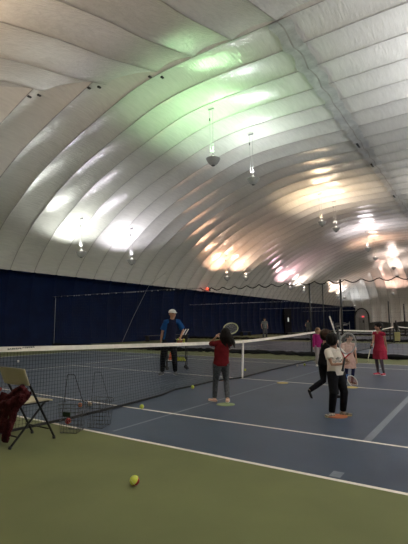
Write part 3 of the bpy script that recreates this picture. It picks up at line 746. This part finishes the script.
# ---- boy in white T-shirt hugging a racket
M_tee = mat('tee_white', (.72, .66, .58), .85, spec=.12, noise=.06, nscale=10)
M_shoeb = mat('shoe_black', (.02, .02, .02), .6, spec=.12); M_soley = mat('sole_yellow', (.55, .45, .16), .6)
P2 = Vector((3.13, -2.93, 0))
boy, _b = figure(P2, (.50, -.9), 1.20, [(.10, .04, 0), (-.09, -.04, 0)], [(.14, -.13, .79, (.6, .3, -.7)), (.08, -.17, .76, (-1, .1, -.25))],
       'boy in a white T-shirt and black trousers hugging a racket, nearest child', pelvis=(.0, 0), lean=(-.01, 0), hh=.205, head_face=(.75, .75), head_off=(-.01, 0), hair=M_hair, hair_style='short', skin=M_skin2,
       top=M_tee, bottom=M_trou, shoe=(mat('shoe_patterned', (.02, .02, .02), .6, nscale=30, col2=(.5, .45, .35)), M_soley), baggy=.018, sleeve=.55, curl=.9, toes=[(.7, -.5, 0), (-.8, -.5, 0)], kpole=[(.4, -1, 0), (-.1, -1, 0)], palms=[(0, 0, 1), (0, 0, 1)], wide=1.05)
racket(P2+V(.03, -.235, .675), V(.10, .0, .42), V(-.75, -1, .1), .54, 'racket with pale grey frame and red throat held by boy in white', mat('frame_grey', (.42, .42, .42), .35), mat('string_white', (.5, .5, .5), .5), M_black, mat('throat_red', (.5, .04, .04), .4))
from mathutils.bvhtree import BVHTree
sh_o = [c for c in boy.children if c.name.startswith('shirt')][0]
bv = BVHTree.FromPolygons([v.co for v in sh_o.data.vertices], [tuple(p.vertices) for p in sh_o.data.polygons])
b = BM(); rr = random.Random(9)
for i in range(16):
    cx_, cz_ = -.075+.15*rr.random(), .775+.075*rr.random()
    pts = []
    for q in range(4):
        hit = bv.ray_cast(Vector((cx_+.012*q, .5, cz_+.008*math.sin(q*2+i))), Vector((0, -1, 0)))
        if hit[0]: pts.append(hit[0]+Vector((0, .001, 0)))
    if len(pts) > 1: tube(b, pts, [(.0035, .0012)]*len(pts), 6, hint=(0, 1, 0))
mkobj('shirt_print', b, mat('print_grey', (.09, .10, .10), .8, spec=.1), sh_o)
# ---- running child in black
M_bk = mat('top_black', (.008, .008, .010), .85, spec=.12, noise=.3)
P3 = Vector((2.52, -1.62, 0))+V(.05, 0)
figure(P3, (1, .10), 1.27, [(-.31, .0, .08), (.18, .02, 0)], [(.16, .12, .86), (.18, -.10, .84)],
       'brown-haired child in black clothes stepping right behind the boy in white', pelvis=(-.03, 0), lean=(.05, 0), drop=.04, hh=.22, head_off=(.01, 0), hair=M_hairb, hair_style='short', skin=M_skin,
       top=M_bk, bottom=M_trou, shoe=(M_shoeb, M_shoeb), longsleeve=True, baggy=.014, toes=[(.35, 0, -1), (1, 0, .02)], kpole=[(1, 0, 0), (1, 0, 0)], curl=.6)
racket(P3+V(.30, .10, .93), V(-.12, .0, .40), V(.963, -.267, .29), .56, 'white racket held up edge-on above the running child', M_white, mat('string_white', (.5, .5, .5), .5), M_white)
# ---- girl in magenta
M_mag = mat('top_magenta', (.30, .02, .13), .85, spec=.12, noise=.15)
P4 = Vector((.60, 3.9, 0))
figure(P4, (-.1, -1), 1.20, [(.06, 0, 0), (-.07, 0, 0)], [(.14, -.05, .55), (-.17, -.06, .56)],
       'girl in a magenta long-sleeved top near the far end of the net', hair=M_hairl, hair_style='bob', skin=M_skin, top=M_mag, bottom=mat('leggings_pale', (.30, .27, .26), .8, spec=.12), shoe=(M_white, M_white), longsleeve=True, baggy=.014,
       toes=[(.2, -1, 0), (-.2, -1, 0)], kpole=[(.1, -1, 0), (-.1, -1, 0)], curl=.4)
# ---- girl in pale pink dress
M_pk = mat('dress_pale_pink', (.62, .40, .34), .85, spec=.12, noise=.1)
P5 = Vector((2.42, .45, 0))
figure(P5, (-.35, -1), 1.12, [(.07, .0, 0), (-.07, .02, 0)], [(.16, -.10, .50, (1, .3, 0)), (-.20, -.16, .42, (-1, .4, 0))],
       'girl in a pale pink dress and navy leggings behind the boy in white', head_face=(-.3, -1), head_off=(.04, 0), hh=.20, pelvis=(.02, 0), hair=M_hair, hair_style='pigtail', skin=M_skin, top=M_pk, dress=True, hem=.305, pants=False, leg_skin=mat('leggings_navy', (.012, .014, .05), .8, spec=.12),
       shoe=(M_shoeb, M_white), baggy=.012, sleeve=.7, toes=[(.3, -1, 0), (-.3, -1, 0)], kpole=[(.1, -1, 0), (-.1, -1, 0)], curl=.8)
racket(P5+V(-.23, -.21, .345), V(.24, -.02, -.27), V(.25, -1, .35), .48, 'racket with white frame and orange strings held low by pale pink girl', M_white, mat('string_orange', (.55, .18, .08), .5), M_black, mat('throat_blue', (.03, .14, .40), .4))
# ---- girl in red dress
M_rd = mat('dress_red', (.36, .028, .060), .85, spec=.12, noise=.15)
P6 = Vector((2.68, 2.47, 0))+V(.03, 0)
figure(P6, (-.85, -.40), 1.36, [(.05, -.06, 0), (-.04, .08, 0)], [(.16, -.06, .60, (.8, .3, 0)), (-.24, -.10, .79, (.2, .6, -1))],
       'dark-haired girl in a red sleeveless dress holding a racket downward, at the right', head_face=(-1, -.15), pelvis=(.0, 0), hh=.225, hair=M_hair, hair_style='short', skin=M_skin2, top=M_rd, dress=True, hem=.30, pants=False,
       leg_skin=mat('leggings_grey2', (.12, .10, .11), .8, spec=.12), shoe=(mat('shoe_red', (.40, .03, .06), .6), M_white), baggy=.010, sleeve=.18, toes=[(-.6, -.6, 0), (-.9, -.3, 0)], kpole=[(-.6, -.6, 0), (-.6, -.6, 0)], curl=.6, wide=1.1)
racket(P6+V(-.24, -.10, .83), V(-.13, -.02, -.44), V(.924, -.38, -.27), .52, 'racket with pale yellow frame hanging from the hand of girl in red', mat('frame_pale', (.62, .60, .42), .4), mat('string_pale', (.4, .4, .36), .5), M_black)
# ---- distant players
M_gry = mat('clothes_grey', (.16, .17, .17), .85, spec=.12, noise=.2)
figure(Vector((-11.68, 25.85, 0)), (.2, -1), 1.80, [(.14, 0, 0), (-.14, 0, 0)], [(.26, -.1, .95), (-.28, -.1, .95)],
       'distant person in grey shirt and dark shorts against the blue wall', hair=M_hairb, hair_style='short', hh=.24, skin=M_skin, top=M_gry, bottom=mat('clothes_dark', (.085, .09, .095), .85, spec=.12), shoe=(M_shoeg, M_white), baggy=.03, vox=.012,
       toes=[(.3, -1, 0), (-.3, -1, 0)], kpole=[(.1, -1, 0), (-.1, -1, 0)], curl=.5)
figure(Vector((-11.2, 35.9, 0)), (-.3, -1), 1.72, [(.22, 0, 0), (-.22, 0, 0)], [(.35, -.1, 1.05), (-.3, -.2, 1.0)],
       'farthest person in dark grey clothes, small against the blue wall', hair=M_hairb, hair_style='short', hh=.235, skin=M_skin, top=mat('clothes_grey2', (.09, .10, .10), .85, spec=.12), bottom=mat('clothes_dark', (.085, .09, .095), .85, spec=.12), shoe=(M_shoeg, M_white), baggy=.03, vox=.012, drop=.05,
       toes=[(.3, -1, 0), (-.3, -1, 0)], kpole=[(.3, -1, 0), (-.3, -1, 0)], curl=.5)

# ------------------------------------------------------------------ balls and floor markers
M_seamw = mat('ball_seam', (.6, .6, .5), .8)
def tball(pos, r, label, m1=M_yball, m2=None, rot=(0, 0, 0), group=None, seam=True):
    b = BM(); ball(b, (0, 0, 0), r, 20, 14)
    if m2:
        for f in b.faces:
            if f.calc_center_median().z < 0: f.material_index = 1
    o = mkobj('tennis_ball', b, [m1, m2] if m2 else m1); o.location = pos; o.rotation_euler = rot
    tag(o, label, 'ball', group)
    if seam:
        b = BM(); n = 48; pts = []
        for j in range(n):
            t = 2*PI*j/n; a = .44
            x = math.cos(t)*(1-a*math.sin(t)**2)*1.0; 
            p = Vector((math.cos(t)+a*math.cos(3*t), math.sin(t)-a*math.sin(3*t), 2*math.sqrt(a)*math.sin(2*t))).normalized()*(r*1.0)
            pts.append(p)
        tube(b, pts, [r*.03]*n, 5, closed=True); mkobj('ball_seam', b, M_seamw, o)
    return o
tball((2.47, -6.53, .041), .041, 'large yellow and red ball on the green floor, nearest of all', M_yball, M_rball, (math.radians(38), math.radians(-32), .3))
tball((.36, -4.10, .036), .036, 'yellow ball on the white singles line beside the net', M_yball)
tball((-.13, -1.99, .036), .036, 'yellow ball lying against the net bottom left of the red-shirted girl', M_yball, M_oball, (1, .4, 0))
tball((-.52, -4.40, .035), .035, 'cream ball behind the net next to an orange one', mat('felt_cream', (.62, .50, .33), .85))
tball((-.58, -4.55, .036), .036, 'orange ball behind the net, left of the cream ball', M_oball)
tball((.20, -5.41, .040), .040, 'dark red ball on the floor by the net, behind the front wire basket', M_rball, M_oball, (.9, .5, 0))
tball((.08, 3.38, .033), .033, 'white ball on the far singles line near the net end', M_white)
tball((.18, 3.75, .036), .036, 'yellow and red ball on the far side line by the net', M_yball, M_rball, (1.2, .3, 0))
tball((-.74, 1.47, .033), .033, 'yellow-green ball beyond the net right of the centre strap', M_yball)
tball((-8.94, -.32, .04), .04, 'small pale ball far behind the net above the folding chair', M_white)
tball((-3.33, -4.30, .04), .04, 'red ball behind the net at the left edge', M_rball)
def spot(pos, r, m, label):
    b = BM(); lathe(b, [(0, .001), (r, .001), (r*.98, .004), (r*.6, .006), (r*.57, .005), (0, .005)], 32)
    o = mkobj('floor_marker', b, m); o.location = pos; tag(o, label, 'floor marker', 'flat round rubber floor markers')
spot((1.315, -3.08, 0), .155, mat('rubber_lime', (.26, .34, .16), .7), 'flat yellow-green marker under the right foot of the red-shirted girl')
spot((3.13, -2.98, 0), .16, mat('rubber_orange', (.42, .13, .055), .7), 'flat orange marker under the shoes of the boy in white')
spot((1.12, -.22, 0), .13, mat('rubber_yellow', (.55, .42, .14), .7), 'flat yellow marker on the centre line, left of the running child')
spot((2.60, -.08, 0), .14, mat('rubber_yellow', (.55, .42, .14), .7), 'flat yellow marker at the feet of the pale pink girl')
spot((-.30, -.62, 0), .10, mat('rubber_peach', (.60, .25, .13), .7), 'flat orange marker near the net seen between the legs of the red-shirted girl')

# ------------------------------------------------------------------ folding chair and jacket
M_cream = mat('plastic_cream', (.46, .40, .27), .5, noise=.06, nscale=10)
M_leg = mat('leg_black', (.008, .008, .009), .45, spec=.3)
ch = empty('folding_chair', (.43, -6.25, 0)); tag(ch, 'cream plastic folding chair with black metal legs at the left edge', 'chair')
def V3(x, y, z): return Vector((x, y, z))
for s in (-1, 1):
    b = BM(); tube(b, [(s*.215, -.155, .83), (s*.215, -.115, .74), (s*.215, .29, .012)], .013, 10); lg = mkobj('leg', b, M_leg, ch)
    b = BM(); tube(b, [(s*.215, .285, .0), (s*.215, .279, .03)], .018, 10, ends='flat'); mkobj('rubber_foot', b, M_black, lg)
    b = BM(); tube(b, [(s*.185, .16, .44), (s*.185, -.26, .012)], .013, 10); lg = mkobj('leg', b, M_leg, ch)
    b = BM(); tube(b, [(s*.185, -.262, .0), (s*.185, -.255, .03)], .018, 10, ends='flat'); mkobj('rubber_foot', b, M_black, lg)
    b = BM(); tube(b, [(s*.20, -.12, .45), (s*.20, .20, .445)], .010, 8); mkobj('seat_rail', b, M_leg, ch)
b = BM(); tube(b, [(-.215, .20, .13), (.215, .20, .13)], .009, 8); mkobj('crossbar', b, M_leg, ch)
b = BM(); tube(b, [(-.185, -.19, .115), (.185, -.19, .115)], .009, 8); mkobj('crossbar', b, M_leg, ch)
b = BM(); grid = []
for i in range(13):
    u = -1+2*i/12; row = []
    for j in range(9):
        v = j/8; x = u*.25; z = .66+.205*v-.012*u*u*v; y = -.085-.075*v-.035*(1-u*u)+.0
        row.append(V3(x, y, z))
    grid.append(row)
def slab(b, grid, off):
    A = [[b.verts.new(p) for p in r] for r in grid]; B = [[b.verts.new(p+off) for p in r] for r in grid]
    n, m_ = len(grid), len(grid[0])
    for i in range(n-1):
        for j in range(m_-1):
            b.faces.new((A[i][j], A[i+1][j], A[i+1][j+1], A[i][j+1])); b.faces.new((B[i][j], B[i][j+1], B[i+1][j+1], B[i+1][j]))
    for i in range(n-1):
        b.faces.new((A[i][0], B[i][0], B[i+1][0], A[i+1][0])); b.faces.new((A[i][-1], A[i+1][-1], B[i+1][-1], B[i][-1]))
    for j in range(m_-1):
        b.faces.new((A[0][j], A[0][j+1], B[0][j+1], B[0][j])); b.faces.new((A[-1][j], B[-1][j], B[-1][j+1], A[-1][j+1]))
slab(b, grid, V3(0, -.018, 0)); o = mkobj('backrest', b, M_cream, ch); md = o.modifiers.new('b', 'BEVEL'); md.width = .006; md.segments = 2
b = BM(); grid = []
for i in range(11):
    u = -1+2*i/10; row = []
    for j in range(11):
        v = j/10; row.append(V3(u*(.20+.012*math.sin(PI*v)), -.16+.42*v, .475-.018*(1-u*u)*math.sin(PI*v)-.02*max(0, v-.85)/.15))
    grid.append(row)
slab(b, grid, V3(0, 0, -.02)); o = mkobj('seat', b, M_cream, ch); md = o.modifiers.new('b', 'BEVEL'); md.width = .006; md.segments = 2
# jacket slung over the lower back of the chair
b = BM(); rr = random.Random(8)
J = lambda x, y, z: V3(.485+x, -6.185+y, z*.86+.01)
body_pts = [[(.20, -.22, .70), (.14, -.24, .63), (.06, -.27, .55), (-.01, -.30, .46), (-.04, -.31, .34), (-.06, -.31, .20)],
            [(.24, -.21, .66), (.19, -.25, .58), (.13, -.28, .48), (.10, -.30, .36), (.09, -.31, .24)],
            [(.16, -.22, .72), (.05, -.25, .66), (-.05, -.27, .58), (-.12, -.29, .46), (-.15, -.30, .32)],
            [(.22, -.27, .62), (.10, -.31, .56), (-.02, -.33, .50), (-.14, -.32, .44)],
            [(.02, -.31, .30), (.04, -.32, .20), (.02, -.31, .09)],
            [(-.10, -.28, .62), (-.16, -.30, .52), (-.20, -.30, .40)]]
for pl in body_pts:
    tube(b, [J(*p) for p in pl], [(.050+.012*rr.random(), .030+.008*rr.random()) for _ in pl], 10)
for v in b.verts: v.co += V3(rr.uniform(-1, 1), rr.uniform(-1, 1), rr.uniform(-1, 1))*.006
jk = fused('jacket', b, mat('cloth_maroon', (.055, .010, .012), .9, spec=.12, noise=.4, nscale=14, bump=1.0, bscale=14), None, .008, 2)
from mathutils import noise as NZ
for v in jk.data.vertices:
    q = v.co; w_ = NZ.noise(Vector((q.x*26, q.y*26, q.z*11)))+.5*NZ.noise(q*55)
    v.co += v.normal*(.016*w_)
tag(jk, 'dark maroon jacket slung over the back of the folding chair', 'jacket')

# ------------------------------------------------------------------ wire ball baskets by the net
M_wire = mat('wire_grey', (.10, .10, .105), .4, .7)
def hopper(x, y, rz, label, hr=.0035):
    t = empty('ball_basket', (x, y, 0), rz); tag(t, label, 'ball basket', 'wire ball baskets by the net')
    b = BM(); w0, w1, h = .105, .135, .36; r = .0022
    for z in [.012, .06, .11, .16, .21, .26, .31, .36]:
        w = w0+(w1-w0)*z/h; tube(b, [(-w, -w, z), (w, -w, z), (w, w, z), (-w, w, z)], [.004 if z in (.012, .36) else r]*4, 5, closed=True)
    for i in range(6):
        q = -1+2*i/5
        for (a, c) in (((q, -1), 0), ((q, 1), 0), ((-1, q), 0), ((1, q), 0)):
            tube(b, [(a[0]*w0, a[1]*w0, .012), (a[0]*w1, a[1]*w1, h)], r, 5)
        tube(b, [(q*w0, -w0, .012), (q*w0, w0, .012)], r, 5)
    mkobj('wire_cage', b, M_wire, t)
    b = BM(); tube(b, [(-w1, 0, .24), (-.088, 0, .70), (-.078, 0, .71), (.0, 0, .71), (.012, 0, .70), (w1, 0, .36)], hr, 8); mkobj('handle', b, M_leg, t)
    return t
h0 = hopper(.585, -5.65, .45, 'wire ball basket with tall black handles, nearer one with dark plate')
b = BM(); box(b, (-.02, -.133, .24), (.10, .006, .055)); mkobj('name_plate', b, mat('plate_green', (.012, .03, .012), .5), h0, smooth=False)
hopper(.68, -5.29, .30, 'wire ball basket with tall black handles, right and farther one', .002)

# ------------------------------------------------------------------ ball cart with two rackets beside the coach
CT = Vector((-2.72, .85, 0)); ct = empty('ball_cart', CT, YAW+.15); tag(ct, 'black two-tier ball cart on wheels beside the coach', 'ball cart')
W, D_ = .29, .2
for sx_ in (-1, 1):
    for sy_ in (-1, 1):
        b = BM(); tube(b, [(sx_*W, sy_*D_, .08), (sx_*W, sy_*D_, .98 if sx_ > 0 else .92)], .012, 8); po = mkobj('upright', b, M_leg, ct)
        b = BM(); tube(b, [(sx_*W, sy_*D_-.012, .05), (sx_*W, sy_*D_+.012, .05)], .05, 16, ends='flat'); mkobj('wheel', b, M_black, po)
def wire_tray(z0, z1, name):
    b = BM()
    for z in (z0, (z0+z1)/2, z1): tube(b, [(-W, -D_, z), (W, -D_, z), (W, D_, z), (-W, D_, z)], [.006 if z != (z0+z1)/2 else .003]*4, 5, closed=True)
    for i in range(11):
        x = -W+2*W*i/10
        tube(b, [(x, -D_, z1), (x, -D_, z0), (x, D_, z0), (x, D_, z1)], .0025, 5)
    for i in range(7):
        y = -D_+2*D_*i/6; tube(b, [(-W, y, z1), (-W, y, z0), (W, y, z0), (W, y, z1)], .0025, 5)
    mkobj(name, b, M_leg, ct)
wire_tray(.24, .36, 'lower_basket'); wire_tray(.76, .95, 'upper_basket')
b = BM(); tube(b, [(-W, -D_, .92), (-W-.12, -D_, 1.0), (-W-.12, D_, 1.0), (-W, D_, .92)], .010, 8); mkobj('push_handle', b, M_leg, ct)
mw = Matrix.Translation(CT) @ Matrix.Rotation(YAW+.15, 4, 'Z')
rr = random.Random(21)
def pile(z, n0, n1, layers, mats, label, group, xr=(-.24, .24)):
    for ly in range(layers):
        for i in range(n0-ly):
            for j in range(n1-ly):
                x = xr[0]+(xr[1]-xr[0])*(i+.5+ly*.5)/n0; y = -.15+.30*(j+.5+ly*.5)/n1
                o = tball(mw @ Vector((x, y, z+.0345+ly*.052)), .033, label, rr.choice(mats), None, (0, 0, 0), group, False)
pile(.24, 5, 4, 2, [M_yball], 'yellow-green ball in the lower basket of the cart', 'balls in the lower cart basket', (-.10, .27))
pile(.83, 6, 4, 1, [M_yball, M_oball, mat('felt_cream', (.62, .50, .33), .85)], 'yellow, orange or cream ball in the upper basket of the cart', 'balls in the upper cart basket', (-.26, .26))
pile(.768-.0, 6, 4, 1, [M_yball, M_oball], 'yellow, orange or cream ball in the upper basket of the cart', 'balls in the upper cart basket', (-.26, .26))
cn = empty('training_cone', mw @ Vector((-.19, -.02, .245))); tag(cn, 'orange training cone with a pale base on the lower cart basket', 'cone')
b = BM(); lathe(b, [(.055, .03), (.012, .27), (0, .27)], 20); mkobj('cone_body', b, mat('cone_orange', (.65, .12, .04), .5), cn)
b = BM(); box(b, (0, 0, .02), (.15, .15, .03)); mkobj('cone_base', b, M_white, cn, smooth=False)
for k, (dx, lab) in enumerate(((.16, 'racket with pale grip stuck into the cart, left of two'), (.24, 'racket with pale grip stuck into the cart, right of two'))):
    m3 = mw.to_3x3(); a = m3 @ Vector((.50, 0, .86))
    racket(mw @ Vector((dx+.14, .218+.026*k, 1.17)), -a, m3 @ Vector((0, 1, 0)), .56, lab, M_black, M_black, M_white)

# ------------------------------------------------------------------ things far down the dome
# yellow ball cart near the next court's far post
yc = empty('ball_cart', (.08, 21.6, 0), .3); tag(yc, 'small yellow bin with a dark handle post near the second divider', 'bin')
yc.name = 'ball_bin'
b = BM(); 
vs = []
for z, w in ((.12, .17), (.70, .21)):
    vs.append([b.verts.new((x*w, y*w, z)) for x, y in ((-1, -1), (1, -1), (1, 1), (-1, 1))])
for j in range(4): b.faces.new((vs[0][j], vs[0][(j+1) % 4], vs[1][(j+1) % 4], vs[1][j]))
b.faces.new(vs[0][::-1]); b.faces.new(vs[1])
o = mkobj('bin_body', b, mat('bin_yellow', (.36, .32, .13), .6, noise=.1), yc, smooth=False)
b = BM(); tube(b, [(0, .0, .75), (0, 0, 1.45)], .05, 10); mkobj('bin_post', b, M_black, yc)
for s in (-1, 1):
    b = BM(); tube(b, [(s*.16-.02, .0, .06), (s*.16+.02, 0, .06)], .06, 14, ends='flat'); mkobj('wheel', b, M_black, yc)
# dark padded barrier panels standing before the end wall
def barrier(x, y, w, z, label, peak=.25):
    b = BM()
    A = [(-w/2, 0), (w/2, 0), (w/2, z), (0, z+peak), (-w/2, z)]
    f = [b.verts.new((p[0], -.06, p[1])) for p in A]; g = [b.verts.new((p[0], .06, p[1])) for p in A]
    b.faces.new(f[::-1]); b.faces.new(g)
    for j in range(5): b.faces.new((f[j], f[(j+1) % 5], g[(j+1) % 5], g[j]))
    o = mkobj('padded_screen', b, mat('screen_dark', (.045, .045, .045), .8, noise=.4, nscale=1.5), smooth=False); o.location = (x, y, 0)
    tag(o, label, 'screen', 'dark screens before the end wall')
for k, (x, w) in enumerate(((-10.2, 3.6), (-6.2, 3.6), (-2.2, 3.6), (1.8, 3.6))):
    barrier(x, 69.5, w, 1.3, ['leftmost dark screen standing before the far end wall', 'second dark screen from the end wall door', 'third dark screen from the end wall door', 'rightmost dark screen before the far end wall'][k])
# rack with pale bars against the blue wall in the far corner
rk = empty('equipment_rack', (-14.9, 62.5, 0), .5); tag(rk, 'rack of pale tangled bars in the far corner by the blue wall', 'rack')
for sx_ in (-1, 1):
    b = BM(); tube(b, [(sx_*1.3, 0, 0), (sx_*1.3, 0, 1.5)], .04, 8); mkobj('upright', b, M_steel, rk)
for k in range(6):
    b = BM(); tube(b, [(-1.3+.1*k, .1, .5+.25*(k % 4)), (1.3-.2*k, -.1, 1.3-.2*(k % 3))], .03, 8); mkobj('bar', b, mat('bar_pale', (.4, .4, .4), .5), rk)
# bench line along the blue wall
for k, (x, y, lab) in enumerate(((-16.4, 16.0, 'dark low bench by the blue wall left of the coach'), (-16.4, 19.2, 'dark low bench by the blue wall right of the coach'), (-16.4, 31.0, 'dark low bench by the blue wall behind the far grey player'))):
    t = empty('bench', (x, y, 0)); tag(t, lab, 'bench', 'benches along the blue wall')
    b = BM(); box(b, (0, 0, .42), (.4, 2.2, .06)); mkobj('seat', b, M_black, t, smooth=False)
    for s in (-1, 1):
        b = BM(); box(b, (0, s*.9, .2), (.36, .05, .39)); mkobj('leg', b, M_black, t, smooth=False)

# ------------------------------------------------------------------ world / view
w = bpy.data.worlds.new('world'); S.world = w; w.use_nodes = True
w.node_tree.nodes['Background'].inputs[0].default_value = (.02, .02, .02, 1); w.node_tree.nodes['Background'].inputs[1].default_value = .0
S.view_settings.view_transform = 'Standard'; S.view_settings.look = 'None'; S.view_settings.gamma = 1; S.view_settings.use_curve_mapping = False
S.view_settings.exposure = 2.42
S.cycles.max_bounces = 8; S.cycles.diffuse_bounces = 5; S.cycles.use_denoising = True
